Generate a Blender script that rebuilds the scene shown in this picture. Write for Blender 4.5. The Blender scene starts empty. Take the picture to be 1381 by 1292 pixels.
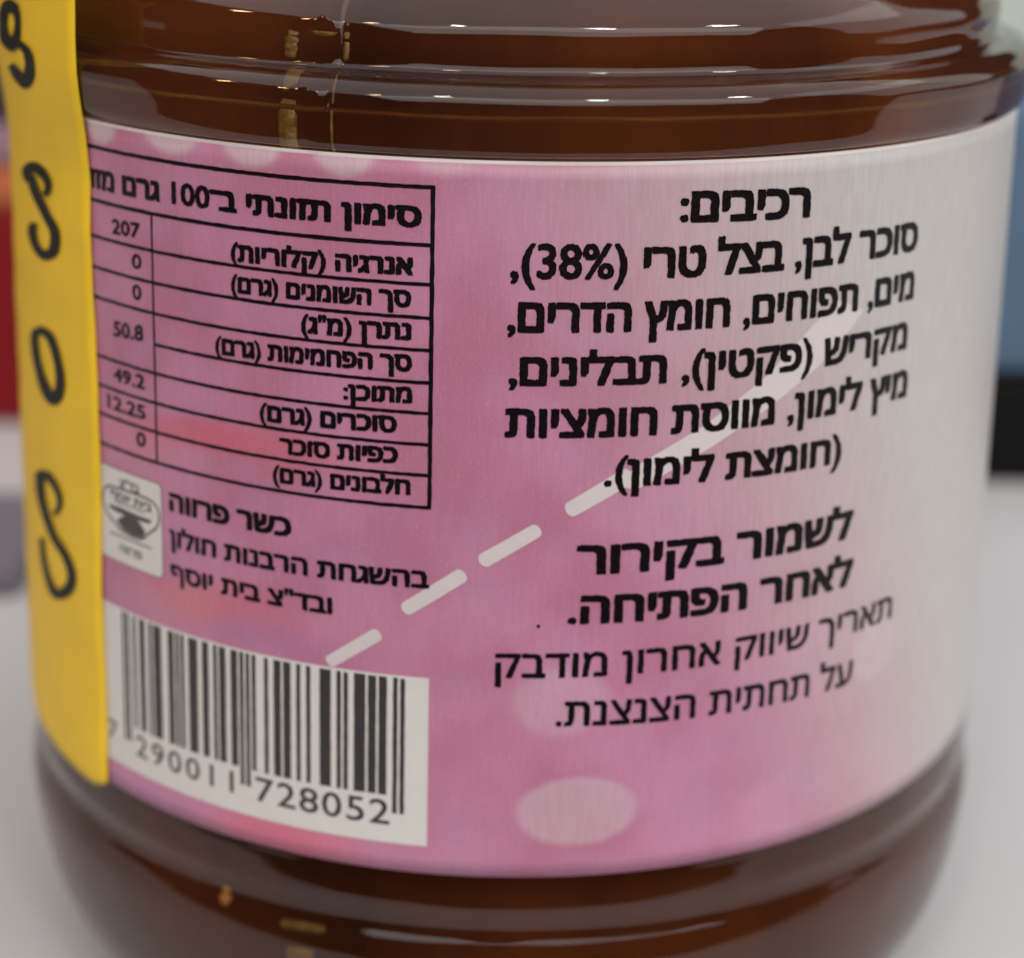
import bpy, bmesh, math, random
from mathutils import Vector, Matrix
random.seed(7)
CM = 0.01
ZT = 0.0740                      # height of the label's top edge above the table (m)
sc = bpy.context.scene
COL = sc.collection

# ------------------------------------------------------------------ camera
cam_data = bpy.data.cameras.new('camera')
cam = bpy.data.objects.new('camera', cam_data); COL.objects.link(cam)
rt = Vector((0.99975721, 0.00441568, 0.02158779)); up = Vector((-0.02182374, 0.33369588, 0.94242813))
fw = Vector((0.0030423, 0.94267044, -0.33371122))
M = Matrix((rt, up, -fw)).transposed().to_4x4()
M.translation = Vector((0, -0.1613994, 0.0218712 + ZT))
cam.matrix_world = M
cam_data.sensor_fit = 'HORIZONTAL'; cam_data.sensor_width = 36.0
cam_data.lens = 2626.8 / 1381 * 36
cam_data.clip_start = 0.01; cam_data.clip_end = 20
cam_data.dof.use_dof = True
cam_data.dof.focus_distance = 0.1240
cam_data.dof.aperture_fstop = 22
sc.camera = cam

# ------------------------------------------------------------------ room light
sc.view_settings.view_transform = 'Standard'; sc.view_settings.look = 'None'
sc.view_settings.exposure = 0.14; sc.view_settings.gamma = 1.0
w = bpy.data.worlds.new('World'); sc.world = w; w.use_nodes = True
w.node_tree.nodes['Background'].inputs[0].default_value = (0.80, 0.74, 0.72, 1)
w.node_tree.nodes['Background'].inputs[1].default_value = 0.03

def aim(o, target):
    o.rotation_euler = (Vector(target) - o.location).to_track_quat('-Z', 'Y').to_euler()

def area(name, loc, target, sx, sy, watt, color):
    l = bpy.data.lights.new(name, 'AREA'); l.shape = 'RECTANGLE'; l.size = sx; l.size_y = sy
    l.energy = watt; l.color = color
    o = bpy.data.objects.new(name, l); COL.objects.link(o); o.location = loc; aim(o, target); return o

def bulb(name, az, el, dist, radius, watt, color):
    l = bpy.data.lights.new(name, 'POINT'); l.shadow_soft_size = radius; l.energy = watt; l.color = color
    o = bpy.data.objects.new(name, l); COL.objects.link(o)
    o.location = (dist*math.sin(az)*math.cos(el), -dist*math.cos(az)*math.cos(el), ZT + dist*math.sin(el)); return o

area('ceiling_panel', (0.45, -0.55, 1.30), (0.45, -0.55, 0), 3.2, 2.8, 32.0, (1.0, 0.94, 0.92))
area('front_fill_light', (0.40, -1.85, 1.15), (0, 0, 0.05), 3.6, 1.4, 27.0, (1.0, 0.97, 0.94))  # added fill lamp on the camera side, brightens the label
area('window_light', (1.6, 0.25, 0.75), (0, 0, 0.05), 1.5, 1.4, 6.0, (0.90, 0.98, 1.0))
bulb('ceiling_spot', -0.30, 0.78, 0.9, 0.034, 2.2, (1.0, 0.97, 0.92))
bulb('ceiling_spot', 0.38, 0.78, 0.9, 0.034, 2.2, (1.0, 0.98, 0.96))
bulb('ceiling_spot', 0.98, 0.78, 0.9, 0.034, 2.2, (1.0, 0.98, 0.96))
bulb('warm_bulb', -1.30, 0.72, 0.7, 0.020, 0.7, (1.0, 0.62, 0.30))
bulb('warm_bulb', -0.95, 0.66, 0.7, 0.014, 0.4, (1.0, 0.55, 0.22))
bulb('warm_bulb', -0.62, 0.66, 0.7, 0.014, 0.4, (1.0, 0.60, 0.28))

# ------------------------------------------------------------------ helpers
def newmat(name):
    m = bpy.data.materials.new(name); m.use_nodes = True
    return m, m.node_tree.nodes, m.node_tree.links, m.node_tree.nodes['Principled BSDF']

def simple(name, col, rough=0.5, bump=0.0, scale=400, var=0.0, spec=0.5):
    m, N, L, b = newmat(name)
    b.inputs['Roughness'].default_value = rough; b.inputs['Specular IOR Level'].default_value = spec
    tc = N.new('ShaderNodeTexCoord'); nz = N.new('ShaderNodeTexNoise')
    nz.inputs['Scale'].default_value = scale; nz.inputs['Detail'].default_value = 4
    L.new(tc.outputs['Object'], nz.inputs['Vector'])
    mx = N.new('ShaderNodeMix'); mx.data_type = 'RGBA'
    mx.inputs[6].default_value = tuple(c*(1-var) for c in col) + (1,)
    mx.inputs[7].default_value = tuple(min(1, c*(1+var)) for c in col) + (1,)
    L.new(nz.outputs['Fac'], mx.inputs[0]); L.new(mx.outputs[2], b.inputs['Base Color'])
    if bump:
        bp = N.new('ShaderNodeBump'); bp.inputs['Strength'].default_value = bump; bp.inputs['Distance'].default_value = 0.0003
        L.new(nz.outputs['Fac'], bp.inputs['Height']); L.new(bp.outputs['Normal'], b.inputs['Normal'])
    return m

def link(name, me, mat, parent=None, smooth=False):
    if mat: me.materials.append(mat)
    o = bpy.data.objects.new(name, me); COL.objects.link(o)
    if parent: o.parent = parent
    if smooth:
        for p in me.polygons: p.use_smooth = True
    return o

def pydata(name, V, F, mat, parent=None, smooth=False):
    me = bpy.data.meshes.new(name); me.from_pydata(V, [], F); me.update()
    return link(name, me, mat, parent, smooth)

def catmull(P, n=6):
    P = [tuple(2*a-b for a, b in zip(P[0], P[1]))] + list(P) + [tuple(2*a-b for a, b in zip(P[-1], P[-2]))]
    out = []
    for i in range(1, len(P)-2):
        for k in range(n):
            t = k/n
            out.append(tuple(.5*((2*b)+(-a+c)*t+(2*a-5*b+4*c-d)*t*t+(-a+3*b-3*c+d)*t**3)
                             for a, b, c, d in zip(P[i-1], P[i], P[i+1], P[i+2])))
    out.append(P[-2]); return out

def lathe(name, prof, mat, parent=None, seg=224, closed=False, ripple=None):
    """prof: (radius cm, z cm from the label's top edge)"""
    V, F = [], []
    n = len(prof)
    for i in range(seg):
        a = 2*math.pi*i/seg
        for r, z in prof:
            rr = r + (ripple(a, z) if ripple else 0)
            V.append((rr*CM*math.sin(a), -rr*CM*math.cos(a), ZT + z*CM))
    for i in range(seg):
        j = (i+1) % seg
        for k in range(n if closed else n-1):
            l = (k+1) % n
            F.append((i*n+k, j*n+k, j*n+l, i*n+l))
    return pydata(name, V, F, mat, parent, True)

def box(name, cx, cy, z0, sx, sy, h, mat, parent=None, rz=0.0, bev=0.002):
    bm = bmesh.new(); bmesh.ops.create_cube(bm, size=1)
    for v in bm.verts: v.co = Vector((v.co.x*sx, v.co.y*sy, (v.co.z+.5)*h))
    if bev: bmesh.ops.bevel(bm, geom=list(bm.edges), offset=bev, segments=3, affect='EDGES', profile=.6)
    me = bpy.data.meshes.new(name); bm.to_mesh(me); bm.free()
    o = link(name, me, mat, parent, False); o.location = (cx, cy, z0); o.rotation_euler = (0, 0, rz); return o

def thing(name, label, cat, loc=(0, 0, 0), rz=0, group=None):
    o = bpy.data.objects.new(name, None); COL.objects.link(o); o.location = loc; o.rotation_euler = (0, 0, rz)
    o.empty_display_size = 0.02; o['label'] = label; o['category'] = cat
    if group: o['group'] = group
    return o

# the label panel of the jar is a very slight cone
def rad(z): return 4.0*(1 - 0.0058224*z)
def wrap(u, z, lift):
    a = u/4.0; r = (rad(z) + lift)*CM
    return (r*math.sin(a), -r*math.cos(a), ZT + z*CM)

# ------------------------------------------------------------------ materials
M_table = simple('white_tabletop', (0.55, 0.55, 0.565), 0.38, 0.08, 35, 0.03)
M_ink = simple('black_ink', (0.006, 0.003, 0.004), 0.34, 0.2, 3000, 0.3, 0.25)
M_inkgrey = simple('grey_black_ink', (0.026, 0.024, 0.023), 0.5, 0.25, 2500, 0.5, 0.9)
M_white = simple('white_print', (0.70, 0.68, 0.66), 0.45, 0.15, 900, 0.05)
M_tape = simple('yellow_tape', (0.90, 0.59, 0.030), 0.5, 0.6, 160, 0.10, 0.25)
M_tapeink = simple('tape_ink', (0.016, 0.016, 0.010), 0.55, 0.0, 1500, 0.5, .2)

def label_material():
    m, N, L, b = newmat('pink_label_print')
    b.inputs['Roughness'].default_value = 0.34; b.inputs['Specular IOR Level'].default_value = 0.30
    uv = N.new('ShaderNodeUVMap'); uv.uv_map = 'UVMap'
    sep = N.new('ShaderNodeSeparateXYZ'); L.new(uv.outputs[0], sep.inputs[0])
    def noise(sx, sy, detail=2, rough=.5, scale=1.0):
        mp = N.new('ShaderNodeMapping'); mp.inputs['Scale'].default_value = (sx, sy, 1); L.new(uv.outputs[0], mp.inputs[0])
        nz = N.new('ShaderNodeTexNoise'); nz.inputs['Scale'].default_value = scale
        nz.inputs['Detail'].default_value = detail; nz.inputs['Roughness'].default_value = rough
        L.new(mp.outputs[0], nz.inputs['Vector']); return nz.outputs['Fac']
    def ramp(v, lo, hi, a=0.0, c=1.0):
        r = N.new('ShaderNodeMapRange'); r.interpolation_type = 'SMOOTHSTEP'
        for k, x in zip((1, 2, 3, 4), (lo, hi, a, c)): r.inputs[k].default_value = x
        L.new(v, r.inputs[0]); return r.outputs[0]
    def math_(op, a, c):
        n = N.new('ShaderNodeMath'); n.operation = op
        for k, x in ((0, a), (1, c)):
            if isinstance(x, (int, float)): n.inputs[k].default_value = x
            else: L.new(x, n.inputs[k])
        return n.outputs[0]
    def mix(fac, a, c, blend='MIX'):
        n = N.new('ShaderNodeMix'); n.data_type = 'RGBA'; n.blend_type = blend
        for k, x in ((0, fac), (6, a), (7, c)):
            if isinstance(x, tuple): n.inputs[k].default_value = x + (1,)
            elif isinstance(x, (int, float)): n.inputs[k].default_value = x
            else: L.new(x, n.inputs[k])
        return n.outputs[2]
    def ellipse(u0, z0, a, h, rot=0.0, soft=0.3, amt=1.0, wob=0.0):
        # distance from the spot's centre, in the label's own centimetres
        c, s = math.cos(rot), math.sin(rot)
        du = math_('SUBTRACT', sep.outputs[0], u0); dz = math_('SUBTRACT', sep.outputs[1], z0)
        p = math_('DIVIDE', math_('ADD', math_('MULTIPLY', du, c), math_('MULTIPLY', dz, s)), a)
        q = math_('DIVIDE', math_('ADD', math_('MULTIPLY', du, -s), math_('MULTIPLY', dz, c)), h)
        d = math_('SQRT', math_('ADD', math_('MULTIPLY', p, p), math_('MULTIPLY', q, q)), 0.0)
        if wob: d = math_('ADD', d, math_('MULTIPLY', math_('SUBTRACT', wobn, 0.5), wob))
        return ramp(d, 1-soft, 1+soft, amt, 0.0)
    wobn = noise(5, 5, 3)
    soft = noise(1.1, 1.1, 2); soft2 = noise(1.9, 2.3, 2)
    col = mix(ramp(soft, .35, .65), PINK_A, PINK_B)
    col = mix(ramp(soft2, .5, .75, 0, .45), col, MAUVE)
    for (u0, z0, a, h, rot, sf, amt, c) in SPOTS: col = mix(ellipse(u0, z0, a, h, rot, sf, amt*.75, .25), col, c)
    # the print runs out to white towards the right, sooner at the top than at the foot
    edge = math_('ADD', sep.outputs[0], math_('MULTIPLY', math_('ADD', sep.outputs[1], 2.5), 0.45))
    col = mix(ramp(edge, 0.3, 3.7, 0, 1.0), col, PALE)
    for (u0, z0, a, h, rot, sf, amt) in PALES: col = mix(ellipse(u0, z0, a, h, rot, sf, amt, .12), col, PALE2)
    # fine brushed grain of the foil paper, running up and down
    g = noise(38, 3.5, 3, .6); g2 = noise(70, 30, 2, .7)
    col = mix(ramp(g, .25, .75, 0, .38), col, mix(0.5, col, (0.30, 0.12, 0.20)))
    col = mix(ramp(g2, .55, .8, 0, .24), col, (0.80, 0.66, 0.72))
    # bare paper at the cut edge
    col = mix(ramp(sep.outputs[1], -0.028, -0.010), col, (0.86, 0.80, 0.80))
    L.new(col, b.inputs['Base Color'])
    bp = N.new('ShaderNodeBump'); bp.inputs['Strength'].default_value = 0.35; bp.inputs['Distance'].default_value = 0.00006
    L.new(math_('ADD', g, math_('MULTIPLY', g2, .6)), bp.inputs['Height']); L.new(bp.outputs['Normal'], b.inputs['Normal'])
    return m
PINK_A = (0.50, 0.190, 0.300); PINK_B = (0.58, 0.250, 0.390); MAUVE = (0.50, 0.25, 0.41)
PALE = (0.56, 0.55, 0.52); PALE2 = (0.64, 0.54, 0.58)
SPOTS = [  # u, z, half width, half height, turn, softness, amount, colour
    (-2.15, -2.02, .50, .10, 0.03, .6, .75, (0.66, 0.10, 0.14)),
    (-1.55, -2.02, .45, .13, 0.0, .8, .55, (0.68, 0.16, 0.20)),
    (-2.75, -2.15, .40, .12, 0.05, .8, .45, (0.70, 0.20, 0.20)),
    (-2.45, -3.33, .55, .14, 0.15, .7, .65, (0.72, 0.22, 0.17)),
    (-1.75, -3.20, .45, .14, -.1, .8, .45, (0.68, 0.17, 0.24)),
    (-1.55, -4.93, .55, .12, 0.0, .6, .75, (0.78, 0.17, 0.24)),
    (-2.75, -4.95, .45, .12, 0.0, .7, .5, (0.52, 0.22, 0.46)),
    (-1.55, -3.42, .50, .10, 0.0, .8, .5, (0.45, 0.19, 0.40)),
    (-2.85, -3.42, .40, .12, 0.0, .8, .5, (0.48, 0.28, 0.50)),
    (-1.30, -1.75, .22, .12, 0.0, .8, .4, (0.50, 0.28, 0.48)),
    (-1.05, -2.70, .45, .25, 0.0, .8, .4, (0.46, 0.20, 0.36)),
    (1.60, -4.20, .70, .30, 0.0, .8, .4, (0.60, 0.27, 0.47)),
]
PALES = [
    (0.533, -4.54, .415, .262, 0.0, .12, .48), (0.40, -3.70, .33, .25, 0.0, .20, .28),
    (2.93, -3.72, .24, .24, 0.6, .15, .5),
    (-3.12, -0.03, .17, .12, 0.0, .3, .8), (-2.40, 0.0, .23, .13, 0.0, .25, .75),
    (-1.74, 0.0, .21, .14, 0.0, .25, .7), (-1.08, 0.0, .20, .14, 0.0, .25, .65), (-0.42, 0.02, .20, .12, 0.0, .4, .35),
]
M_label = label_material()

def glass_material():
    m, N, L, b = newmat('jar_glass')
    b.inputs['Base Color'].default_value = (0.95, 0.87, 0.79, 1); b.inputs['Roughness'].default_value = 0.02
    b.inputs['IOR'].default_value = 1.5; b.inputs['Transmission Weight'].default_value = 1.0
    tc = N.new('ShaderNodeTexCoord'); nz = N.new('ShaderNodeTexNoise'); nz.inputs['Scale'].default_value = 55
    nz.inputs['Detail'].default_value = 2
    L.new(tc.outputs['Object'], nz.inputs['Vector'])
    bp = N.new('ShaderNodeBump'); bp.inputs['Strength'].default_value = 0.5; bp.inputs['Distance'].default_value = 0.0007
    L.new(nz.outputs['Fac'], bp.inputs['Height']); L.new(bp.outputs['Normal'], b.inputs['Normal'])
    sm = N.new('ShaderNodeTexNoise'); sm.inputs['Scale'].default_value = 130; sm.inputs['Detail'].default_value = 6
    L.new(tc.outputs['Object'], sm.inputs['Vector'])
    rr = N.new('ShaderNodeMapRange')                       # faint smears and dust on the glass
    for k, x in zip((1, 2, 3, 4), (0.45, 0.75, 0.012, 0.13)): rr.inputs[k].default_value = x
    L.new(sm.outputs['Fac'], rr.inputs[0]); L.new(rr.outputs[0], b.inputs['Roughness'])
    return m
M_glass = glass_material()

def jam_material():
    m, N, L, b = newmat('onion_jam')
    tc = N.new('ShaderNodeTexCoord')
    mp = N.new('ShaderNodeMapping'); mp.inputs['Scale'].default_value = (1, 1, .45); L.new(tc.outputs['Object'], mp.inputs[0])
    nz = N.new('ShaderNodeTexNoise'); nz.inputs['Scale'].default_value = 60; nz.inputs['Detail'].default_value = 5
    L.new(mp.outputs[0], nz.inputs['Vector'])
    cr = N.new('ShaderNodeValToRGB'); L.new(nz.outputs['Fac'], cr.inputs[0])
    e = cr.color_ramp.elements
    e[0].position = .30; e[0].color = (0.046, 0.0105, 0.0032, 1); e[1].position = .72; e[1].color = (0.17, 0.044, 0.012, 1)
    L.new(cr.outputs[0], b.inputs['Base Color'])
    b.inputs['Roughness'].default_value = 0.6; b.inputs['Specular IOR Level'].default_value = 0.03
    b.inputs['Subsurface Weight'].default_value = 0.35; b.inputs['Subsurface Scale'].default_value = 0.006
    b.inputs['Subsurface Radius'].default_value = (1.0, 0.32, 0.12)
    bp = N.new('ShaderNodeBump'); bp.inputs['Strength'].default_value = 0.5; bp.inputs['Distance'].default_value = 0.001
    L.new(nz.outputs['Fac'], bp.inputs['Height']); L.new(bp.outputs['Normal'], b.inputs['Normal'])
    return m
M_jam = jam_material()
M_goldglint = simple('golden_glint', (0.22, 0.115, 0.015), 0.35, 0.8, 1400, 0.8)  # these two colours paint the lamp glints seen in the glass
M_glint = simple('copper_glint', (0.75, 0.30, 0.08), 0.2, 0.6, 900, 0.5)
M_lid = simple('gold_lid_metal', (0.55, 0.40, 0.16), 0.3, 0.0, 100, 0.05)

# ------------------------------------------------------------------ table
def tabletop():
    bm = bmesh.new(); bmesh.ops.create_cube(bm, size=1)
    for v in bm.verts: v.co = Vector((v.co.x*1.5, v.co.y*0.80+0.324, v.co.z*0.03-0.015))
    bmesh.ops.bevel(bm, geom=list(bm.edges), offset=0.004, segments=3, affect='EDGES')
    me = bpy.data.meshes.new('tabletop'); bm.to_mesh(me); bm.free()
    o = link('tabletop', me, M_table); o['kind'] = 'structure'; return o
tabletop()

# ------------------------------------------------------------------ jar
jar = thing('jam_jar', 'large glass jar of brown onion jam with pink printed label and yellow seal tape', 'jar')
outer = catmull([(0.0, -7.22), (2.4, -7.25), (3.05, -7.40), (3.42, -7.38), (3.72, -7.20), (3.93, -6.95), (4.07, -6.62), (4.14, -6.30),
                 (4.175, -6.0), (4.180, -5.78), (4.150, -5.64), (4.108, -5.53), (4.112, -5.43), (4.130, -5.32), (4.120, -5.17), (4.112, -5.09), (4.1085, -5.058)], 5)
outer += [(rad(z)-0.012, z) for z in (-5.0, -4.2, -3.4, -2.6, -1.8, -1.0, -0.3, 0.0)]
outer += catmull([(4.000, 0.012), (4.045, 0.035), (4.075, 0.09), (4.085, 0.18), (4.094, 0.32), (4.086, 0.385), (4.045, 0.44), (3.97, 0.48), (3.86, 0.495), (3.815, 0.53), (3.805, 0.62),
                  (3.805, 0.72), (3.79, 0.79), (3.74, 0.86), (3.62, 0.97), (3.42, 1.13), (3.28, 1.26), (3.24, 1.42), (3.24, 2.3), (3.18, 2.42)], 5)[0:]
inner = catmull([(3.0, 2.42), (2.98, 1.4), (3.1, 1.15), (3.4, 0.88), (3.55, 0.70), (3.60, 0.50), (3.72, 0.25), (3.74, 0.0), (3.76, -2.5), (3.80, -5.0), (3.80, -5.8),
                 (3.72, -6.4), (3.4, -6.85), (2.6, -6.95), (0.0, -6.85)], 4)
def seam(a, z):
    d = ((a+0.314+math.pi) % (math.pi)) ; d = min(d, math.pi-d)
    return (0.018*math.exp(-(d/0.006)**2) if z > 0 else 0) + (1 if z > 0 else .4)*(0.004*math.sin(9*a+2.3*z) + 0.003*math.sin(23*a-4*z))
lathe('glass_body', outer+inner, M_glass, jar, 420, ripple=lambda a, z: seam(a, z) if (z > 0.04 or z < -5.10) and z < 1.3 and z > -7 else 0)
jamprof = [(0.0, 1.12), (3.0, 1.12)] + [(r+0.010, z) for r, z in inner if z < 1.05 and r > 0.05] + [(0.0, -6.862)]
jam = lathe('jam_filling', jamprof, M_jam, jar, 200)

# warm lamp glints painted as gold and copper pieces just inside the glass
def inner_r(z):
    best = min((i for i in range(len(inner)-1)), key=lambda i: abs((inner[i][1]+inner[i+1][1])/2 - z) + (5 if inner[i][0] < 2 else 0))
    return inner[best][0]
def glint_piece(az, z, length, width, tilt, bend, mat=None):
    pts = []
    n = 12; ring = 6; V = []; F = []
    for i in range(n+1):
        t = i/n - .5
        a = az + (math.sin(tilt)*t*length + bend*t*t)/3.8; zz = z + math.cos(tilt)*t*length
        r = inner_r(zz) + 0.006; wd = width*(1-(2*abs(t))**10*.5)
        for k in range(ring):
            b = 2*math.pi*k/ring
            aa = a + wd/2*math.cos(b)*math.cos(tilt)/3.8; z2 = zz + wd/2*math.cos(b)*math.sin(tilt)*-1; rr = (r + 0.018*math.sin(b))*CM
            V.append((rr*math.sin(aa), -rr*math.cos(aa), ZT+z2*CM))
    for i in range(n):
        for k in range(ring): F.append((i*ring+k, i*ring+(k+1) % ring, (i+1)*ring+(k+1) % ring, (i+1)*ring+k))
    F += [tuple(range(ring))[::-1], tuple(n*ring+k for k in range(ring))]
    pydata('painted_glint', V, F, mat or M_goldglint, jam, True)
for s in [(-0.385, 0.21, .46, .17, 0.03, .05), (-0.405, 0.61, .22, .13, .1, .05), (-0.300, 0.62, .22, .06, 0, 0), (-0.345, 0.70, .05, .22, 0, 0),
          (-0.305, 0.15, .36, .03, .0, 0), (-0.541, -5.66, .075, .08, .5, 0, M_glint), (-0.545, -5.775, .11, .10, .5, 0, M_glint), (-0.375, -5.82, .36, .07, 1.5, .05), (-0.38, -6.0, .22, .10, 1.45, .05), (-0.02, -5.92, .5, .05, 1.52, .0), (0.14, -5.98, .3, .06, 1.5, .0)]: glint_piece(*s)

lidprof = [(3.18, 1.62), (3.42, 1.60), (3.47, 1.66), (3.45, 1.72), (3.45, 2.45), (3.38, 2.56), (3.2, 2.6), (2.9, 2.52), (0.0, 2.52), (0.0, 2.46), (3.36, 2.44), (3.36, 1.7)]
lathe('lid', lidprof, M_lid, jar, 96)

# ------------------------------------------------------------------ paper label
U0, U1, Z1 = -5.2, 7.4, -5.05
def sheet(name, us, zs, lift, mat, parent, thick=0.0, zfun=None):
    me = bpy.data.meshes.new(name); V, F, UV = [], [], []
    for z in zs:
        for u in us: V.append(wrap(u, z, lift)); UV.append((u, z))
    n = len(us)
    for j in range(len(zs)-1):
        for i in range(n-1): F.append((j*n+i, (j+1)*n+i, (j+1)*n+i+1, j*n+i+1))
    if thick:                                    # fold the four edges back to the glass
        B = len(V)
        rim = [(0*n+i) for i in range(n)] + [j*n+n-1 for j in range(1, len(zs))] + [(len(zs)-1)*n+i for i in range(n-2, -1, -1)] + [j*n for j in range(len(zs)-2, 0, -1)]
        for r in rim:
            u, z = UV[r]; V.append(wrap(u, z, lift-thick)); UV.append((u, z))
        m = len(rim)
        for k in range(m): F.append((rim[k], rim[(k+1) % m], B+(k+1) % m, B+k))
    me.from_pydata(V, [], F); me.update()
    l = me.uv_layers.new(name='UVMap')
    for lp in me.loops: l.data[lp.index].uv = UV[lp.vertex_index]
    return link(name, me, mat, parent, True)
lin = lambda a, b, n: [a+(b-a)*i/n for i in range(n+1)]
label = sheet('paper_label', lin(U0, U1, 190), lin(0, Z1, 40), 0.008, M_label, jar, 0.014)

# ---- flat print on the label: every piece is laid out in label centimetres and then wrapped round the jar
def wrap_bm(bm, name, mat, parent, lift, jit=0.0, step=0.09, vstep=None):
    us = [v.co.x for v in bm.verts]; lo, hi = min(us), max(us)
    u = lo + step
    while u < hi:
        bmesh.ops.bisect_plane(bm, geom=list(bm.verts)+list(bm.edges)+list(bm.faces), plane_co=(u, 0, 0), plane_no=(1, 0, 0)); u += step
    if vstep:
        zs = [v.co.y for v in bm.verts]; lo, hi = min(zs), max(zs); z = lo + vstep
        while z < hi:
            bmesh.ops.bisect_plane(bm, geom=list(bm.verts)+list(bm.edges)+list(bm.faces), plane_co=(0, z, 0), plane_no=(0, 1, 0)); z += vstep
    for v in bm.verts:
        j1, j2 = (random.uniform(-jit, jit), random.uniform(-jit, jit)) if jit else (0, 0)
        v.co = Vector(wrap(v.co.x+j1, v.co.y+j2, lift+v.co.z))
    me = bpy.data.meshes.new(name); bm.to_mesh(me); bm.free()
    return link(name, me, mat, parent)

def visual(s):
    """right-to-left line as the glyphs stand from left to right; numbers stay as they are"""
    toks, cur = [], ''
    for ch in s:
        if ch.isdigit() or ch in '%' or (ch == '.' and cur): cur += ch
        else:
            if cur: toks.append(cur); cur = ''
            toks.append({'(': ')', ')': '('}.get(ch, ch))
    if cur: toks.append(cur)
    return ''.join(reversed(toks))

def glyph_mesh(s, bold):
    cu = bpy.data.curves.new('t', 'FONT'); cu.body = s; cu.resolution_u = 3
    ob = bpy.data.objects.new('t', cu); COL.objects.link(ob)
    bpy.context.view_layer.update()
    dg = bpy.context.evaluated_depsgraph_get()
    base = ob.to_curve(dg).copy(); ob.to_curve_clear()
    # strokes of one glyph may overlap: fill every outline (with its own holes) by itself
    info = []
    for sp in base.splines:
        P = [(p.co.x, p.co.y) for p in sp.bezier_points]
        A = sum(P[i-1][0]*P[i][1]-P[i][0]*P[i-1][1] for i in range(len(P)))/2
        info.append((A, min(p[0] for p in P), max(p[0] for p in P), min(p[1] for p in P), max(p[1] for p in P)))
    global HEB
    if HEB == 0: HEB = info[0][0]          # winding of the Hebrew outlines (the first glyph measured is Hebrew)
    inside = lambda t, o: o[1] <= t[1]+1e-4 and o[2] >= t[2]-1e-4 and o[3] <= t[3]+1e-4 and o[4] >= t[4]-1e-4
    size = lambda o: (o[2]-o[1])*(o[4]-o[3])
    host = {i: [j for j, o in enumerate(info) if j != i and o[0]*t[0] < 0 and inside(t, o) and size(o) > size(t)] for i, t in enumerate(info)}
    groups = {i: [i] for i in host if not host[i]}
    for i, c in host.items():
        if c: groups.setdefault(min(c, key=lambda j: size(info[j])), []).append(i)
    V, F = [], []
    for gr in groups.values():
        cv = bpy.data.curves.new('g', 'CURVE'); cv.dimensions = '2D'; cv.fill_mode = 'BOTH'; cv.resolution_u = 3
        for i in gr:
            src = base.splines[i]; sp = cv.splines.new('BEZIER'); sp.bezier_points.add(len(src.bezier_points)-1); sp.use_cyclic_u = True
            for q, p in zip(sp.bezier_points, src.bezier_points):
                q.handle_left_type = q.handle_right_type = 'FREE'
                q.co = p.co; q.handle_left = p.handle_left; q.handle_right = p.handle_right
        o2 = bpy.data.objects.new('g', cv); COL.objects.link(o2)
        me = bpy.data.meshes.new_from_object(o2)
        heb = info[gr[0]][0]*HEB > 0
        b = len(V); V += [(v.co.x, v.co.y, 1.0 if heb else 0.62) for v in me.vertices]; F += [tuple(i+b for i in p.vertices) for p in me.polygons]
        bpy.data.objects.remove(o2); bpy.data.curves.remove(cv); bpy.data.meshes.remove(me)
    bpy.data.objects.remove(ob); bpy.data.curves.remove(cu); bpy.data.curves.remove(base)
    # heavier weight: the glyph printed again a little to each side, every copy a hair above the last
    offs = [(0, 0)] + [(bold*x, bold*.7*y) for x, y in ((1, 1), (0, 1), (-1, 1), (-1, 0), (-1, -1), (0, -1), (1, -1), (1, 0))] if bold else [(0, 0)]
    me = bpy.data.meshes.new('t'); VV, FF = [], []
    for k, (dx, dy) in enumerate(offs):
        b = len(VV); VV += [(x+dx*w, y+dy*w, k) for x, y, w in V]; FF += [tuple(i+b for i in f) for f in F]
    me.from_pydata(VV, [], FF); me.update()
    bm = bmesh.new(); bm.from_mesh(me); bpy.data.meshes.remove(me)
    return bm
HEB = 0
def refh(ch, bold):
    bm = glyph_mesh(ch, bold); ys = [v.co.y for v in bm.verts]; bm.free(); return min(ys), max(ys)
REF = {}
def text_line(s, ul, ur, zl, zr, h, mat=None, bold=0.035, jit=0.0040, lift=0.0115, name='text_line', rtl=True):
    hebrew = any('\u05d0' <= c <= '\u05ea' for c in s)
    key = ('ם' if hebrew else '0', bold)
    if key not in REF: REF[key] = refh(*key)
    y0, y1 = REF[key]
    bm = glyph_mesh(visual(s) if rtl else s, bold)
    xs = [v.co.x for v in bm.verts]; xa, xb = min(xs), max(xs)
    sy = h/(y1-y0)
    if ul == ur: ul, ur = ul-(xb-xa)*sy*.58, ul+(xb-xa)*sy*.58
    sx = (ur-ul)/(xb-xa)
    for v in bm.verts:
        t = (v.co.x-xa)/(xb-xa)
        v.co = Vector((ul + (v.co.x-xa)*sx, zl + (zr-zl)*t + (v.co.y-y0)*sy, v.co.z*0.00006))
    return wrap_bm(bm, name, mat or M_ink, label, lift, jit, 0.045, 0.045)

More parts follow.
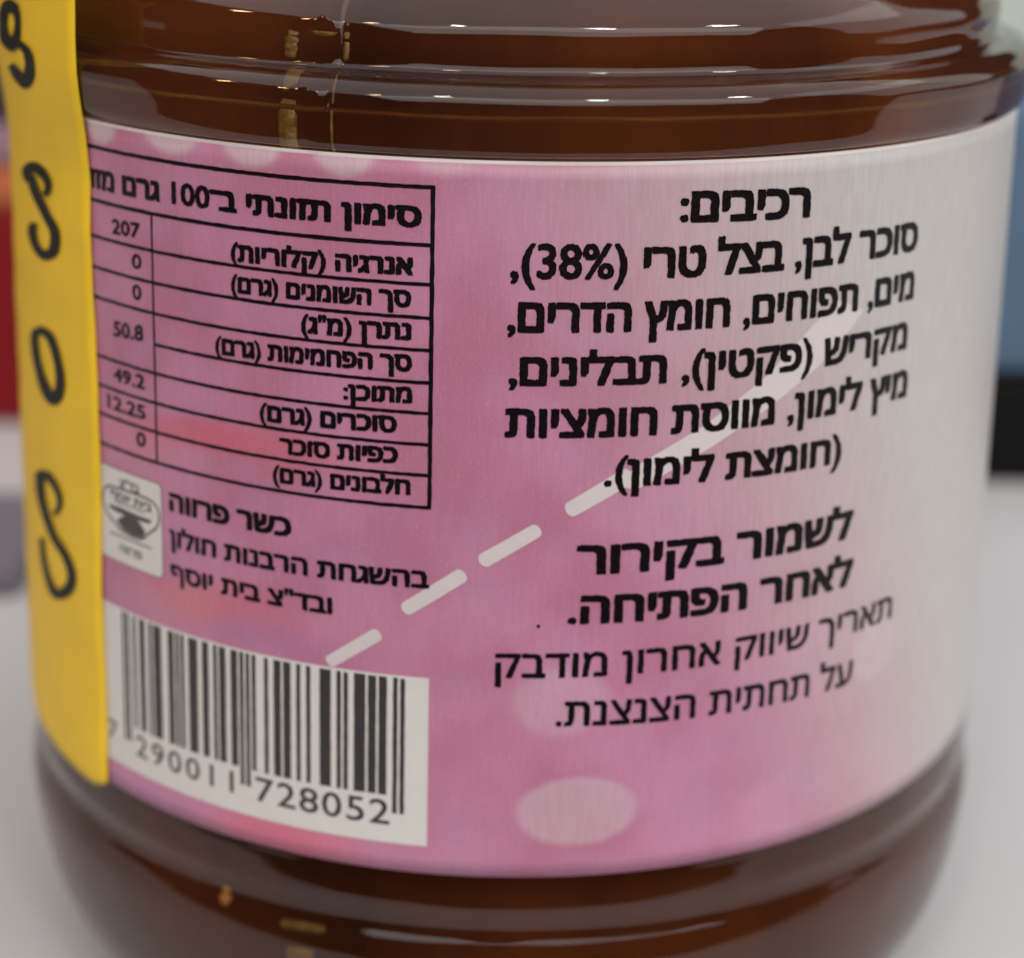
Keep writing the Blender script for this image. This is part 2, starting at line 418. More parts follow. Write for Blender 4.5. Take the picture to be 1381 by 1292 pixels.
TEXT = [  # line, left, right, foot at left, foot at right, letter height, weight
 ('רכיבים:', 1.08, 2.03, -.392, -.414, .200, .044), ('סוכר לבן, בצל טרי (38%),', -.002, 3.087, -.747, -.754, .203, .038),
 ('מים, תפוחים, חומץ הדרים,', -.013, 3.085, -1.097, -1.100, .198, .038), ('מקריש (פקטין), תבלינים,', .003, 3.045, -1.452, -1.451, .193, .038),
 ('מיץ לימון, מווסת חומציות', -.015, 3.087, -1.804, -1.808, .198, .038), ('(חומצת לימון).', .640, 2.434, -2.150, -2.170, .190, .038),
 ('לשמור בקירור', .477, 2.594, -2.767, -2.759, .210, .041), ('לאחר הפתיחה.', .428, 2.626, -3.124, -3.128, .205, .042),
 ('תאריך שיווק אחרון מודבק', -.044, 3.096, -3.515, -3.508, .178, .018), ('על תחתית הצנצנת.', .368, 2.696, -3.879, -3.916, .185, .018),
 ('סימון תזונתי ב־100 גרם מזון', -3.330, -.569, -.469, -.438, .135, .045),
 ('אנרגיה (קלוריות)', -1.898, -.620, -.776, -.749, .114, .046), ('סך השומנים (גרם)', -1.901, -.631, -.986, -.960, .110, .046),
 ('נתרן (מ"ג)', -1.377, -.629, -1.196, -1.178, .113, .046), ('סך הפחמימות (גרם)', -2.035, -.622, -1.427, -1.386, .112, .046),
 ('מתוכן:', -1.080, -.620, -1.616, -1.601, .108, .046), ('סוכרים (גרם)', -1.688, -.719, -1.840, -1.809, .114, .046),
 ('כפיות סוכר', -1.540, -.710, -2.050, -2.020, .112, .046), ('חלבונים (גרם)', -1.593, -.624, -2.257, -2.235, .108, .046),
 ('207', -3.004, -2.703, -.752, -.739, .104, .036), ('0', -2.795, -2.695, -.961, -.952, .104, .036), ('0', -2.797, -2.703, -1.178, -1.172, .110, .036),
 ('50.8', -3.020, -2.695, -1.484, -1.459, .112, .036), ('49.2', -3.035, -2.691, -1.811, -1.804, .102, .036),
 ('12.25', -3.117, -2.691, -2.029, -2.025, .104, .036), ('0', -2.793, -2.695, -2.239, -2.228, .108, .036),
 ('כשר פרווה', -2.474, -1.457, -2.643, -2.635, .137, .045), ('בהשגחת הרבנות חולון', -2.481, -.493, -2.906, -2.888, .124, .036),
 ('ובד"צ בית יוסף', -2.474, -1.158, -3.163, -3.151, .121, .036)]
for s, ul, ur, zl, zr, h, bd in TEXT: text_line(s, ul, ur, zl, zr, h, bold=bd)

def strip(name, u0, u1, z0, z1, mat, lift=0.0115, jit=0.0, vstep=None, step=0.09):
    bm = bmesh.new()
    bm.faces.new([bm.verts.new(p) for p in ((u0, z0, 0), (u1, z0, 0), (u1, z1, 0), (u0, z1, 0))])
    return wrap_bm(bm, name, mat, label, lift, jit, step, vstep)
# table of values: ruled lines
LEFT = -3.36
for z, u0, t in ((-.181, LEFT, .026), (-.550, LEFT, .026), (-.805, LEFT, .023), (-1.025, LEFT, .023), (-1.239, LEFT, .023), (-1.457, -2.585, .023),
              (-1.664, LEFT, .023), (-1.878, LEFT, .023), (-2.090, LEFT, .023), (-2.314, LEFT, .024)):
    strip('table_rule', u0, -0.494, z-t/2, z+t/2, M_ink, jit=0.002, step=0.04)
strip('table_rule', -0.512, -0.484, -2.326, -0.168, M_ink, 0.0119, 0.002, 0.05)
strip('table_rule', -2.595, -2.577, -2.302, -0.561, M_ink, 0.0119, 0.001, 0.05)

# dashed flight line and the pale ray above it
def poly_print(name, pts, mat, lift=0.0105, jit=0.0):
    bm = bmesh.new(); bm.faces.new([bm.verts.new((u, z, 0)) for u, z in pts])
    bmesh.ops.triangulate(bm, faces=list(bm.faces)); return wrap_bm(bm, name, mat, label, lift, jit, 0.09)
def dash(ua, za, ub, zb, w0, w1):
    d = Vector((ub-ua, zb-za)); n = Vector((-d.y, d.x)).normalized(); dn = d.normalized(); pts = []
    for k in range(7): 
        b = math.pi/2 + math.pi*k/6; pts.append((ua+(n.x*math.sin(b)+dn.x*math.cos(b)*.7)*w0, za+(n.y*math.sin(b)+dn.y*math.cos(b)*.7)*w0))
    for k in range(7):
        b = -math.pi/2 + math.pi*k/6; pts.append((ub+(n.x*math.sin(b)+dn.x*math.cos(b)*.7)*w1, zb+(n.y*math.sin(b)+dn.y*math.cos(b)*.7)*w1))
    return pts
def dash_material():
    m = simple('pale_print', (0.67, 0.61, 0.61), 0.45, 0.15, 900, 0.04); return m
M_dash = dash_material()
for d in ((-.130, -2.665, .200, -2.452, .052, .050), (-.640, -3.045, -.285, -2.785, .050, .052), (-1.170, -3.50, -.850, -3.262, .045, .048), (.430, -2.300, .790, -2.085, .055, .062)):
    poly_print('route_dash', dash(*d), M_dash)
ray = [(.760, -2.155), (.835, -2.02), (1.326, -1.755), (1.75, -1.47), (2.10, -1.16), (2.32, -1.00), (2.56, -1.10), (2.45, -1.22), (2.19, -1.44), (1.80, -1.68), (1.36, -1.925), (.86, -2.18)]
poly_print('pale_ray', ray, M_dash, 0.0100)
bm = bmesh.new(); bmesh.ops.create_circle(bm, cap_ends=True, radius=.014, segments=7)
for v in bm.verts: v.co += Vector((.235, -3.135, 0))
wrap_bm(bm, 'ink_speck', M_ink, label, 0.0115)

# bar code
strip('barcode_panel', -3.40, -.487, -4.835, -3.545, M_white, 0.0105)
Lc = ['0001101', '0011001', '0010011', '0111101', '0100011', '0110001', '0101111', '0111011', '0110111', '0001011']
PAR = ['LLLLLL', 'LLGLGG', 'LLGGLG', 'LLGGGL', 'LGLLGG', 'LGGLLG', 'LGGGLL', 'LGLGLG', 'LGLGGL', 'LGGLGL']
code = '7290011728052'
bits = '101'
for d, p in zip(code[1:7], PAR[int(code[0])]):
    l = Lc[int(d)]; bits += l if p == 'L' else ''.join('1' if c == '0' else '0' for c in l)[::-1]
bits += '01010'
for d in code[7:]: bits += ''.join('1' if c == '0' else '0' for c in Lc[int(d)])
bits += '101'
UB0, UB1 = -3.012, -.652; mod = (UB1-UB0)/95; i = 0
while i < 95:
    if bits[i] == '1':
        j = i
        while j < 95 and bits[j] == '1': j += 1
        guard = i < 3 or i > 91 or 45 <= i < 50
        strip('barcode_bar', UB0+i*mod-.0035, UB0+j*mod+.0035, -4.600 if guard else -4.462, -3.562 - .004*random.random(), M_inkgrey, 0.0125, 0.0014, 0.05)
        i = j
    else: i += 1
def digits(s, u0, u1, z0, z1, h):
    n = len(s)
    for i, ch in enumerate(s):
        c = u0 + (u1-u0)*(i+.5)/n; zz = z0+(z1-z0)*i/n
        text_line(ch, c, c, zz, zz, h, M_inkgrey, .012, 0.001, name='barcode_digit', rtl=False)
digits('7', -3.235, -3.105, -4.655, -4.655, .150)
digits('290011', -2.910, -1.865, -4.690, -4.690, .175)
digits('728052', -1.765, -.735, -4.700, -4.695, .195)

# kosher stamp in its white box
def rrect(u0, u1, z0, z1, r):
    P = []
    for cx, cz, a0 in ((u1-r, z1-r, 0), (u0+r, z1-r, 90), (u0+r, z0+r, 180), (u1-r, z0+r, 270)):
        for k in range(5):
            a = math.radians(a0+90*k/4); P.append((cx+r*math.cos(a), cz+r*math.sin(a)))
    return P
M_frame = simple('stamp_frame_ink', (0.16, 0.10, 0.13), 0.45)
poly_print('stamp_frame', rrect(-3.34, -2.545, -3.185, -2.462, .05), M_frame, 0.0102)
poly_print('stamp_panel', rrect(-3.332, -2.553, -3.177, -2.470, .045), M_white, 0.0112)
M_stamp = simple('stamp_ink', (0.075, 0.07, 0.065), 0.5, 0, 900, .3)
def stroke(name, pts, w, mat, closed=False, lift=0.0124):
    P = catmull(list(pts)+([pts[0]] if closed else []), 5); V = []; F = []
    for i, q in enumerate(P):
        a = P[max(i-1, 0)]; b = P[min(i+1, len(P)-1)]
        if closed and i in (0, len(P)-1): a, b = P[-2], P[1]
        d = math.hypot(b[0]-a[0], b[1]-a[1]) or 1; nx, ny = -(b[1]-a[1])/d*w/2, (b[0]-a[0])/d*w/2
        V += [wrap(q[0]+nx, q[1]+ny, lift), wrap(q[0]-nx, q[1]-ny, lift)]
    for i in range(len(P)-1): F.append((2*i, 2*i+1, 2*i+3, 2*i+2))
    return pydata(name, V, F, mat, label)
blob = [(-3.207, -2.693), (-3.15, -2.63), (-3.023, -2.612), (-2.891, -2.605), (-2.755, -2.605), (-2.647, -2.617), (-2.586, -2.664), (-2.578, -2.739), (-2.611, -2.81),
        (-2.687, -2.869), (-2.755, -2.926), (-2.846, -2.939), (-2.987, -2.926), (-3.06, -2.891), (-3.148, -2.844), (-3.21, -2.766)]
stroke('stamp_outline', blob, .017, M_stamp, True)
poly_print('stamp_leaf', [(-3.046, -2.863), (-2.95, -2.80), (-2.86, -2.79), (-2.784, -2.808), (-2.72, -2.869), (-2.755, -2.918), (-2.846, -2.93), (-2.975, -2.915)], M_stamp, 0.0122)
poly_print('stamp_band', [(-3.144, -2.765), (-2.98, -2.752), (-2.805, -2.760), (-2.652, -2.762), (-2.674, -2.792), (-2.818, -2.80), (-3.019, -2.80), (-3.12, -2.79)], M_stamp, 0.0124)
stroke('stamp_line', [(-3.04, -2.722), (-2.88, -2.716), (-2.726, -2.722)], .010, M_stamp)
stroke('stamp_line', [(-3.135, -2.978), (-2.9, -2.974), (-2.659, -2.976)], .012, M_stamp)
text_line('בד"צ', -3.00, -2.775, -2.592, -2.592, .060, M_stamp, .03, .001, .0124)
text_line('בית יוסף', -3.11, -2.65, -2.700, -2.700, .060, M_stamp, .03, .001, .0126)
text_line('פרווה', -3.02, -2.765, -3.095, -3.095, .060, M_stamp, .02, .001, .0124)

# ------------------------------------------------------------------ yellow seal tape down the left side
def prof_r(z):
    P = [(r, zz) for r, zz in outer if r > 3.0 and zz > -6]
    P.sort(key=lambda q: q[1])
    r0 = P[0][0]
    for (ra, za), (rb, zb) in zip(P, P[1:]):
        if za <= z <= zb: return ra + (rb-ra)*(z-za)/(zb-za+1e-9)
    return P[-1][0]
def tape_r(z):
    if -0.45 < z < 0.33: return 4.026 + (prof_r(0.33)-4.012)*((z+0.45)/0.78)**1.2
    if z < 0.33: return max(prof_r(z), rad(min(z, 0))+0.010 if z > -5.12 else 0) + 0.014
    return prof_r(0.33)+0.014 - 0.02*(z-0.33)       # bridges the groove above the bead
def tpt(a, z, lift=0.0): r = (tape_r(z)+lift)*CM; return (r*math.sin(a), -r*math.cos(a), ZT+z*CM)
V, F = [], []; nu, nz = 40, 90
def tape_edge(z): return -0.806 + 0.004*math.sin(2.1*z) - 0.0028*(z+2.5)*0 + (-0.012 if z < -4.5 else 0)*((-4.5-z)/.7)
for j in range(nz+1):
    t = j/nz
    for i in range(nu+1):
        s = i/nu; zt = 1.15; ar = None
        zb = -5.17 + 0.03*math.sin(3*s) + 0.10*max(0, (0.06-s)/0.06)**2
        z = zt + (zb-zt)*t
        a = tape_edge(z) + (-1.95 - tape_edge(z))*s
        x, y, zz = tpt(a, z, 0.004*math.sin(5*z+9*s)*0.6 + 0.002*math.sin(14*z))
        V.append((x, y, zz))
for j in range(nz):
    for i in range(nu): k = j*(nu+1)+i; F.append((k, k+1, k+nu+2, k+nu+1))
tape = pydata('seal_tape', V, F, M_tape, jar, True)
sm = tape.modifiers.new('thickness', 'SOLIDIFY'); sm.thickness = 0.00009; sm.offset = 1
GLYPHS = [(0,[(-1.003,0.687,-1.041,0.614),(-1.007,0.69,-1.048,0.617),(-1.011,0.694,-1.055,0.62),(-1.015,0.699,-1.062,0.623),(-1.02,0.704,-1.068,0.625),(-1.027,0.71,-1.072,0.626),(-1.036,0.714,-1.074,0.626),(-1.049,0.716,-1.071,0.625),(-1.068,0.711,-1.062,0.628),(-1.087,0.697,-1.054,0.634),(-1.101,0.681,-1.053,0.638),(-1.111,0.667,-1.054,0.637),(-1.12,0.653,-1.057,0.634),(-1.126,0.639,-1.061,0.629),(-1.132,0.625,-1.065,0.623),(-1.137,0.612,-1.069,0.616),(-1.141,0.598,-1.072,0.609),(-1.145,0.585,-1.075,0.601),(-1.147,0.571,-1.077,0.592),(-1.149,0.557,-1.079,0.582),(-1.15,0.543,-1.08,0.57),(-1.15,0.53,-1.082,0.559),(-1.15,0.517,-1.083,0.547),(-1.149,0.505,-1.084,0.535),(-1.148,0.493,-1.084,0.524),(-1.15,0.48,-1.082,0.514),(-1.152,0.466,-1.08,0.503),(-1.153,0.452,-1.077,0.493),(-1.154,0.438,-1.075,0.483),(-1.153,0.424,-1.072,0.474),(-1.152,0.411,-1.069,0.467),(-1.15,0.398,-1.065,0.461),(-1.146,0.386,-1.062,0.458),(-1.139,0.377,-1.06,0.454),(-1.131,0.369,-1.056,0.45),(-1.122,0.362,-1.053,0.447),(-1.112,0.357,-1.049,0.445),(-1.102,0.352,-1.046,0.443),(-1.089,0.349,-1.046,0.444),(-1.074,0.349,-1.049,0.444),(-1.051,0.358,-1.062,0.439),(-1.032,0.378,-1.074,0.427),(-1.023,0.396,-1.076,0.421),(-1.018,0.411,-1.074,0.422),(-1.015,0.424,-1.069,0.428),(-1.013,0.436,-1.065,0.436),(-1.011,0.448,-1.06,0.446),(-1.01,0.46,-1.055,0.456),(-1.009,0.471,-1.051,0.466),(-1.007,0.483,-1.048,0.476),(-1.006,0.495,-1.046,0.486),(-1.005,0.508,-1.043,0.497),(-1.004,0.52,-1.041,0.509),(-1.003,0.533,-1.039,0.521),(-1.003,0.545,-1.037,0.533),(-1.003,0.558,-1.036,0.545),(-1.003,0.57,-1.034,0.557),(-1.002,0.582,-1.035,0.567),(-1.002,0.594,-1.035,0.577),(-1.002,0.605,-1.036,0.587),(-1.002,0.617,-1.037,0.598),(-1.003,0.628,-1.038,0.608),(-1.003,0.639,-1.039,0.619),(-1.003,0.649,-1.04,0.63),(-1.004,0.66,-1.041,0.641)]),
(0,[(-1.027,0.409,-0.999,0.453),(-1.022,0.403,-0.995,0.449),(-1.017,0.398,-0.99,0.446),(-1.011,0.393,-0.985,0.442),(-1.007,0.388,-0.979,0.437),(-1.003,0.384,-0.974,0.432),(-0.999,0.379,-0.969,0.427),(-0.997,0.374,-0.964,0.42),(-0.995,0.369,-0.959,0.411),(-0.993,0.364,-0.956,0.402),(-0.992,0.357,-0.954,0.392),(-0.991,0.35,-0.952,0.382),(-0.99,0.343,-0.95,0.372),(-0.989,0.335,-0.949,0.361),(-0.989,0.326,-0.949,0.35),(-0.989,0.317,-0.948,0.339),(-0.989,0.308,-0.948,0.327),(-0.99,0.298,-0.948,0.315),(-0.992,0.288,-0.948,0.303),(-0.994,0.276,-0.949,0.289),(-0.997,0.265,-0.949,0.276),(-0.999,0.253,-0.951,0.262),(-1.002,0.242,-0.952,0.249),(-1.005,0.231,-0.954,0.235),(-1.008,0.222,-0.956,0.222),(-1.01,0.211,-0.959,0.209),(-1.013,0.2,-0.963,0.196),(-1.016,0.189,-0.968,0.182),(-1.018,0.178,-0.972,0.168),(-1.021,0.17,-0.978,0.154),(-1.022,0.166,-0.985,0.14),(-1.019,0.168,-0.995,0.124),(-1.01,0.175,-1.012,0.11),(-1.001,0.178,-1.03,0.106),(-0.999,0.179,-1.042,0.11),(-1.0,0.183,-1.05,0.116),(-1.002,0.19,-1.057,0.123),(-1.005,0.199,-1.064,0.13),(-1.008,0.209,-1.071,0.137),(-1.011,0.219,-1.077,0.143),(-1.015,0.228,-1.083,0.148),(-1.02,0.233,-1.086,0.156),(-1.025,0.237,-1.089,0.165),(-1.03,0.242,-1.092,0.174),(-1.035,0.247,-1.095,0.183),(-1.04,0.252,-1.098,0.192),(-1.046,0.258,-1.1,0.201),(-1.051,0.263,-1.103,0.209),(-1.057,0.268,-1.106,0.218)]),
(1,[(-1.046,-0.578,-1.092,-0.619),(-1.046,-0.567,-1.094,-0.611),(-1.047,-0.556,-1.098,-0.604),(-1.048,-0.545,-1.101,-0.595),(-1.049,-0.534,-1.105,-0.587),(-1.049,-0.525,-1.109,-0.577),(-1.048,-0.518,-1.111,-0.566),(-1.047,-0.514,-1.112,-0.551),(-1.046,-0.514,-1.108,-0.533),(-1.046,-0.515,-1.1,-0.513),(-1.045,-0.513,-1.09,-0.495),(-1.044,-0.51,-1.079,-0.478),(-1.042,-0.507,-1.068,-0.463),(-1.039,-0.505,-1.056,-0.45),(-1.038,-0.503,-1.044,-0.438),(-1.036,-0.502,-1.032,-0.429),(-1.036,-0.502,-1.019,-0.423),(-1.034,-0.501,-1.009,-0.422),(-1.029,-0.501,-1.0,-0.424),(-1.023,-0.502,-0.991,-0.428),(-1.017,-0.504,-0.984,-0.432),(-1.01,-0.507,-0.977,-0.438),(-1.004,-0.511,-0.97,-0.445),(-0.999,-0.515,-0.964,-0.452),(-0.995,-0.52,-0.959,-0.46),(-0.991,-0.524,-0.955,-0.469),(-0.987,-0.529,-0.952,-0.478),(-0.984,-0.535,-0.949,-0.489),(-0.982,-0.541,-0.947,-0.499),(-0.979,-0.548,-0.945,-0.51),(-0.977,-0.555,-0.944,-0.522),(-0.976,-0.562,-0.944,-0.533),(-0.975,-0.569,-0.944,-0.545),(-0.975,-0.574,-0.945,-0.558),(-0.976,-0.58,-0.946,-0.571),(-0.977,-0.587,-0.949,-0.583),(-0.978,-0.595,-0.952,-0.594),(-0.981,-0.604,-0.954,-0.604),(-0.983,-0.615,-0.957,-0.614),(-0.986,-0.625,-0.96,-0.623),(-0.988,-0.636,-0.962,-0.632)]),
(1,[(-1.077,-0.566,-1.029,-0.517),(-1.074,-0.579,-1.025,-0.529),(-1.071,-0.592,-1.022,-0.541),(-1.069,-0.605,-1.019,-0.553),(-1.066,-0.618,-1.015,-0.565),(-1.064,-0.632,-1.012,-0.576),(-1.06,-0.646,-1.008,-0.588),(-1.056,-0.66,-1.004,-0.599),(-1.052,-0.675,-1.0,-0.612),(-1.045,-0.69,-0.995,-0.626),(-1.038,-0.705,-0.99,-0.642),(-1.03,-0.72,-0.984,-0.658),(-1.022,-0.735,-0.978,-0.675),(-1.015,-0.751,-0.972,-0.691),(-1.007,-0.766,-0.966,-0.708),(-1.001,-0.781,-0.961,-0.724),(-0.994,-0.795,-0.956,-0.739),(-0.988,-0.81,-0.95,-0.752),(-0.982,-0.824,-0.945,-0.765),(-0.976,-0.837,-0.939,-0.777),(-0.971,-0.849,-0.933,-0.789),(-0.966,-0.861,-0.928,-0.802),(-0.962,-0.872,-0.923,-0.817),(-0.959,-0.884,-0.919,-0.832),(-0.958,-0.896,-0.916,-0.85),(-0.957,-0.909,-0.915,-0.869),(-0.957,-0.925,-0.914,-0.89),(-0.958,-0.942,-0.914,-0.911),(-0.959,-0.96,-0.915,-0.932),(-0.961,-0.977,-0.917,-0.953),(-0.963,-0.992,-0.919,-0.974),(-0.965,-1.005,-0.921,-0.994),(-0.968,-1.014,-0.925,-1.014),(-0.969,-1.019,-0.931,-1.034),(-0.97,-1.023,-0.939,-1.053),(-0.972,-1.028,-0.948,-1.07),(-0.975,-1.032,-0.957,-1.085),(-0.977,-1.036,-0.967,-1.098),(-0.98,-1.039,-0.977,-1.109),(-0.982,-1.041,-0.988,-1.118),(-0.982,-1.042,-1.0,-1.123),(-0.984,-1.043,-1.01,-1.124),(-0.987,-1.043,-1.019,-1.122),(-0.991,-1.041,-1.027,-1.117),(-0.996,-1.038,-1.035,-1.111),(-1.001,-1.034,-1.041,-1.103),(-1.006,-1.029,-1.048,-1.095),(-1.011,-1.023,-1.053,-1.086),(-1.016,-1.016,-1.058,-1.076),(-1.018,-1.008,-1.064,-1.067),(-1.021,-0.998,-1.069,-1.055),(-1.024,-0.986,-1.073,-1.043),(-1.026,-0.974,-1.077,-1.03),(-1.027,-0.962,-1.08,-1.016),(-1.028,-0.949,-1.083,-1.003),(-1.029,-0.938,-1.084,-0.989),(-1.029,-0.93,-1.085,-0.976),(-1.029,-0.925,-1.083,-0.961),(-1.029,-0.921,-1.08,-0.945),(-1.029,-0.918,-1.075,-0.93),(-1.028,-0.913,-1.069,-0.917),(-1.026,-0.906,-1.064,-0.907),(-1.024,-0.898,-1.06,-0.898),(-1.021,-0.888,-1.057,-0.892),(-1.018,-0.878,-1.054,-0.885)]),
(2,[(-1.055,-1.724,-1.029,-1.648),(-1.044,-1.722,-1.021,-1.646),(-1.034,-1.718,-1.014,-1.643),(-1.025,-1.715,-1.005,-1.64),(-1.017,-1.713,-0.996,-1.636),(-1.011,-1.712,-0.986,-1.634),(-1.006,-1.712,-0.976,-1.635),(-1.002,-1.715,-0.967,-1.641),(-0.997,-1.721,-0.959,-1.651),(-0.992,-1.731,-0.953,-1.667),(-0.986,-1.745,-0.948,-1.685),(-0.981,-1.763,-0.943,-1.706),(-0.976,-1.783,-0.939,-1.729),(-0.972,-1.805,-0.935,-1.754),(-0.968,-1.828,-0.932,-1.778),(-0.964,-1.85,-0.929,-1.802),(-0.961,-1.871,-0.927,-1.825),(-0.959,-1.893,-0.924,-1.847),(-0.958,-1.915,-0.921,-1.869),(-0.957,-1.938,-0.919,-1.892),(-0.956,-1.961,-0.918,-1.915),(-0.956,-1.983,-0.917,-1.939),(-0.957,-2.005,-0.916,-1.962),(-0.958,-2.025,-0.916,-1.984),(-0.959,-2.042,-0.917,-2.006),(-0.962,-2.059,-0.918,-2.028),(-0.965,-2.077,-0.92,-2.05),(-0.968,-2.094,-0.923,-2.073),(-0.972,-2.109,-0.927,-2.096),(-0.976,-2.121,-0.931,-2.118),(-0.979,-2.127,-0.937,-2.141),(-0.978,-2.124,-0.947,-2.168),(-0.97,-2.109,-0.964,-2.198),(-0.96,-2.101,-0.983,-2.215),(-0.958,-2.102,-0.996,-2.217),(-0.96,-2.102,-1.005,-2.213),(-0.964,-2.1,-1.013,-2.207),(-0.969,-2.095,-1.02,-2.199),(-0.974,-2.089,-1.027,-2.189),(-0.979,-2.08,-1.034,-2.177),(-0.985,-2.07,-1.04,-2.164),(-0.99,-2.059,-1.045,-2.148),(-0.996,-2.044,-1.051,-2.13),(-1.002,-2.027,-1.057,-2.109),(-1.008,-2.009,-1.062,-2.087),(-1.015,-1.989,-1.068,-2.064),(-1.02,-1.969,-1.072,-2.041),(-1.026,-1.949,-1.077,-2.018),(-1.03,-1.93,-1.08,-1.995),(-1.034,-1.909,-1.084,-1.974),(-1.036,-1.887,-1.088,-1.951),(-1.039,-1.865,-1.091,-1.928),(-1.041,-1.843,-1.094,-1.905),(-1.042,-1.821,-1.095,-1.881),(-1.043,-1.8,-1.096,-1.859),(-1.043,-1.781,-1.097,-1.837),(-1.043,-1.764,-1.096,-1.817),(-1.042,-1.752,-1.094,-1.797),(-1.04,-1.742,-1.09,-1.777),(-1.038,-1.734,-1.085,-1.758),(-1.036,-1.726,-1.08,-1.741),(-1.033,-1.716,-1.075,-1.727),(-1.029,-1.705,-1.07,-1.716),(-1.024,-1.691,-1.067,-1.707),(-1.021,-1.677,-1.064,-1.696)]),
(3,[(-1.036,-2.904,-1.099,-2.99),(-1.035,-2.893,-1.099,-2.983),(-1.036,-2.882,-1.1,-2.976),(-1.036,-2.872,-1.102,-2.968),(-1.036,-2.863,-1.103,-2.958),(-1.036,-2.856,-1.104,-2.947),(-1.036,-2.853,-1.104,-2.932),(-1.036,-2.858,-1.099,-2.908),(-1.042,-2.874,-1.086,-2.872),(-1.047,-2.885,-1.07,-2.841),(-1.048,-2.885,-1.057,-2.821),(-1.046,-2.882,-1.045,-2.806),(-1.043,-2.877,-1.034,-2.793),(-1.039,-2.872,-1.023,-2.784),(-1.035,-2.867,-1.013,-2.777),(-1.031,-2.864,-1.003,-2.774),(-1.027,-2.861,-0.995,-2.774),(-1.021,-2.861,-0.988,-2.779),(-1.015,-2.863,-0.981,-2.786),(-1.008,-2.867,-0.975,-2.795),(-1.001,-2.873,-0.97,-2.805),(-0.995,-2.881,-0.964,-2.816),(-0.989,-2.889,-0.96,-2.829),(-0.984,-2.897,-0.956,-2.841),(-0.98,-2.906,-0.953,-2.854),(-0.978,-2.915,-0.95,-2.866),(-0.975,-2.925,-0.948,-2.879),(-0.974,-2.936,-0.946,-2.892),(-0.972,-2.947,-0.945,-2.906),(-0.972,-2.958,-0.944,-2.92),(-0.971,-2.97,-0.944,-2.935),(-0.972,-2.981,-0.945,-2.95),(-0.972,-2.992,-0.946,-2.965),(-0.973,-3.002,-0.948,-2.982),(-0.975,-3.012,-0.952,-2.999),(-0.978,-3.024,-0.955,-3.015),(-0.981,-3.036,-0.96,-3.031),(-0.985,-3.05,-0.964,-3.046),(-0.989,-3.065,-0.968,-3.06),(-0.993,-3.081,-0.972,-3.073),(-0.997,-3.096,-0.975,-3.087)]),
(3,[(-1.105,-3.002,-1.041,-2.907),(-1.102,-3.019,-1.039,-2.926),(-1.099,-3.036,-1.038,-2.946),(-1.097,-3.054,-1.037,-2.965),(-1.095,-3.071,-1.036,-2.984),(-1.092,-3.09,-1.035,-3.002),(-1.089,-3.108,-1.033,-3.021),(-1.085,-3.127,-1.031,-3.04),(-1.079,-3.145,-1.027,-3.059),(-1.073,-3.165,-1.023,-3.08),(-1.067,-3.186,-1.018,-3.102),(-1.06,-3.207,-1.013,-3.125),(-1.052,-3.229,-1.007,-3.148),(-1.044,-3.25,-1.001,-3.17),(-1.036,-3.27,-0.995,-3.192),(-1.028,-3.29,-0.988,-3.212),(-1.02,-3.307,-0.982,-3.23),(-1.011,-3.323,-0.975,-3.244),(-1.002,-3.337,-0.967,-3.257),(-0.992,-3.349,-0.958,-3.269),(-0.983,-3.36,-0.95,-3.281),(-0.974,-3.371,-0.941,-3.293),(-0.966,-3.382,-0.934,-3.305),(-0.959,-3.394,-0.926,-3.318),(-0.954,-3.406,-0.92,-3.333),(-0.949,-3.421,-0.915,-3.349),(-0.945,-3.436,-0.911,-3.364),(-0.941,-3.45,-0.906,-3.38),(-0.939,-3.465,-0.903,-3.396),(-0.936,-3.48,-0.9,-3.413),(-0.935,-3.495,-0.897,-3.43),(-0.934,-3.51,-0.896,-3.449),(-0.934,-3.523,-0.895,-3.468),(-0.935,-3.538,-0.895,-3.488),(-0.936,-3.552,-0.896,-3.509),(-0.939,-3.567,-0.898,-3.531),(-0.941,-3.582,-0.901,-3.553),(-0.945,-3.597,-0.904,-3.576),(-0.948,-3.611,-0.908,-3.598),(-0.952,-3.623,-0.913,-3.62),(-0.955,-3.633,-0.919,-3.642),(-0.958,-3.643,-0.926,-3.664),(-0.962,-3.654,-0.934,-3.687),(-0.966,-3.665,-0.943,-3.709),(-0.971,-3.676,-0.953,-3.731),(-0.975,-3.685,-0.964,-3.752),(-0.978,-3.69,-0.976,-3.773),(-0.979,-3.692,-0.99,-3.792),(-0.978,-3.692,-1.004,-3.805),(-0.979,-3.695,-1.015,-3.808),(-0.983,-3.696,-1.024,-3.805),(-0.987,-3.696,-1.03,-3.798),(-0.993,-3.692,-1.036,-3.789),(-0.998,-3.687,-1.04,-3.778),(-1.003,-3.679,-1.045,-3.765),(-1.009,-3.67,-1.049,-3.751),(-1.014,-3.661,-1.053,-3.736),(-1.019,-3.648,-1.057,-3.721),(-1.023,-3.632,-1.062,-3.704),(-1.027,-3.615,-1.066,-3.685),(-1.031,-3.596,-1.07,-3.664),(-1.035,-3.576,-1.074,-3.643),(-1.038,-3.556,-1.077,-3.621),(-1.042,-3.536,-1.08,-3.6),(-1.044,-3.517,-1.082,-3.58),(-1.046,-3.499,-1.084,-3.56),(-1.048,-3.481,-1.085,-3.54),(-1.049,-3.463,-1.086,-3.52),(-1.049,-3.444,-1.086,-3.5),(-1.05,-3.426,-1.086,-3.48),(-1.05,-3.407,-1.086,-3.461),(-1.051,-3.388,-1.086,-3.441),(-1.051,-3.369,-1.087,-3.422)])]
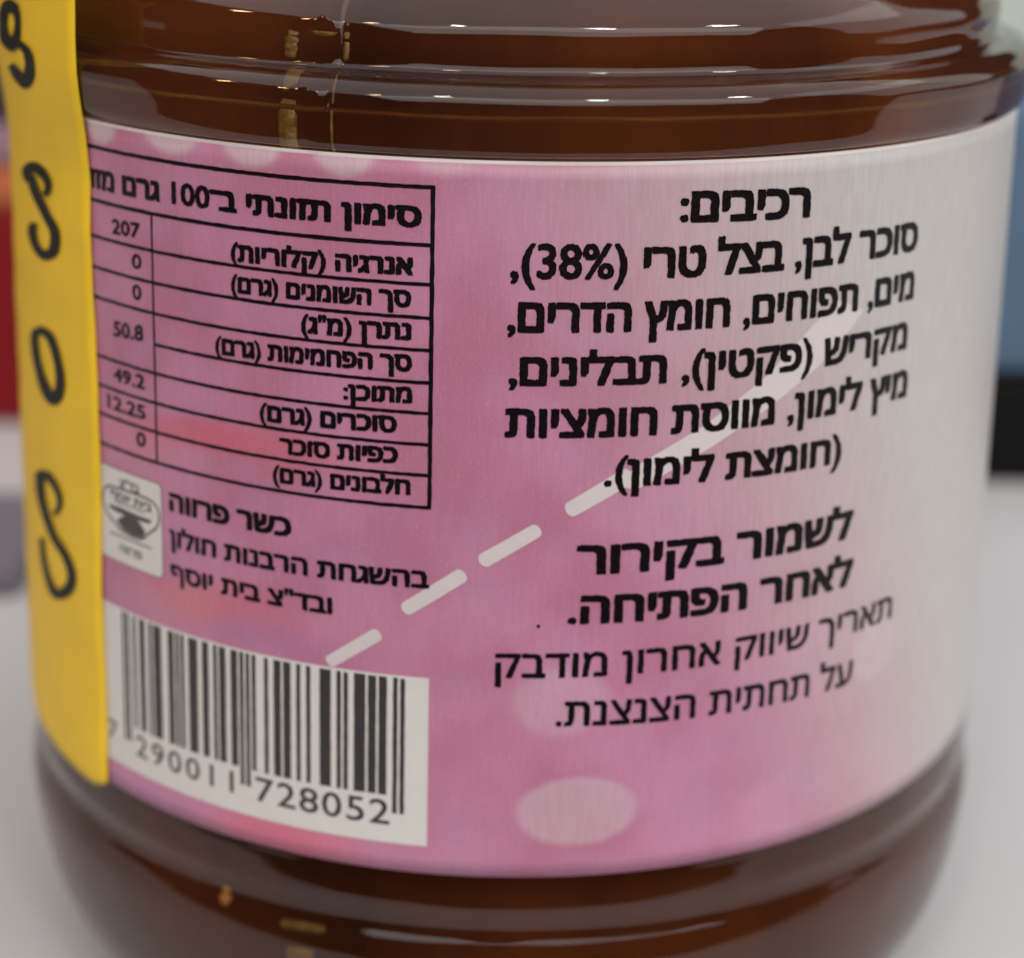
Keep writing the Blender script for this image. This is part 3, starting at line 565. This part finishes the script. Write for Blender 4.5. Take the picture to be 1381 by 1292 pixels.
for g in range(4):
    V, F = [], []
    for gi, quad in GLYPHS:
        if gi != g: continue
        b = len(V)
        for (a1, z1, a2, z2) in quad: V += [tpt(a1, z1, 0.020 if b == 0 else 0.021), tpt(a2, z2, 0.020 if b == 0 else 0.021)]
        for i in range(len(quad)-1): F.append((b+2*i, b+2*i+1, b+2*i+3, b+2*i+2))
    pydata('printed_letter', V, F, M_tapeink, tape)

# ------------------------------------------------------------------ out-of-focus things on the table behind the jar
M_black = simple('black_plastic', (0.006, 0.006, 0.007), 0.5, 0, 100, 0, 0.08)
M_blue = simple('blue_grey_card', (0.10, 0.16, 0.24), 0.6, 0, 60, .25, .1)
M_pale = simple('pale_green_card', (0.55, 0.62, 0.56), 0.5)
M_red = simple('dark_red_card', (0.20, 0.010, 0.014), 0.6, 0, 100, 0, .1)
M_orange = simple('orange_card', (0.45, 0.12, 0.04), 0.5)
M_mauve = simple('mauve_card', (0.28, 0.17, 0.22), 0.5)
M_dark = simple('dark_brown_card', (0.04, 0.03, 0.025), 0.5)
M_flat = simple('grey_purple_flat', (0.17, 0.15, 0.18), 0.8, .3, 300, .15)
r = thing('storage_box', 'blurred blue-grey box with black base standing behind the jar at the right', 'box', (0.130, 0.142, 0))
box('box_base', 0, 0, 0, .14, .06, .0155, M_black, r); box('box_body', 0, 0.002, .0157, .138, .056, .0395, M_blue, r)
r = thing('packet', 'pale green packet standing behind the blue-grey box, top right corner', 'packet', (0.16, 0.225, 0))
box('packet_body', 0, 0, 0, .16, .04, .13, M_pale, r); box('packet_seal', 0, 0, .1302, .15, .004, .012, M_pale, r, 0, .0015)
r = thing('carton', 'blurred dark red carton with orange and mauve bands behind the yellow tape', 'carton', (-0.125, 0.165, 0))
box('carton_body', 0, 0, 0, .12, .07, .034, M_red, r); box('carton_band', 0, 0, .0342, .12, .07, .0065, M_orange, r)
box('carton_band', 0, 0, .0409, .12, .07, .0065, M_mauve, r); box('carton_top', 0, 0, .0476, .12, .07, .06, M_dark, r)
o = box('flat_strip', -0.115, 0.075, 0.0, .11, .028, .004, M_flat, None, 0.0, .0015)  # thin grey-purple strip lying flat on the table
o['label'] = 'flat grey-purple strip lying on the white table left behind the jar'; o['category'] = 'cloth'
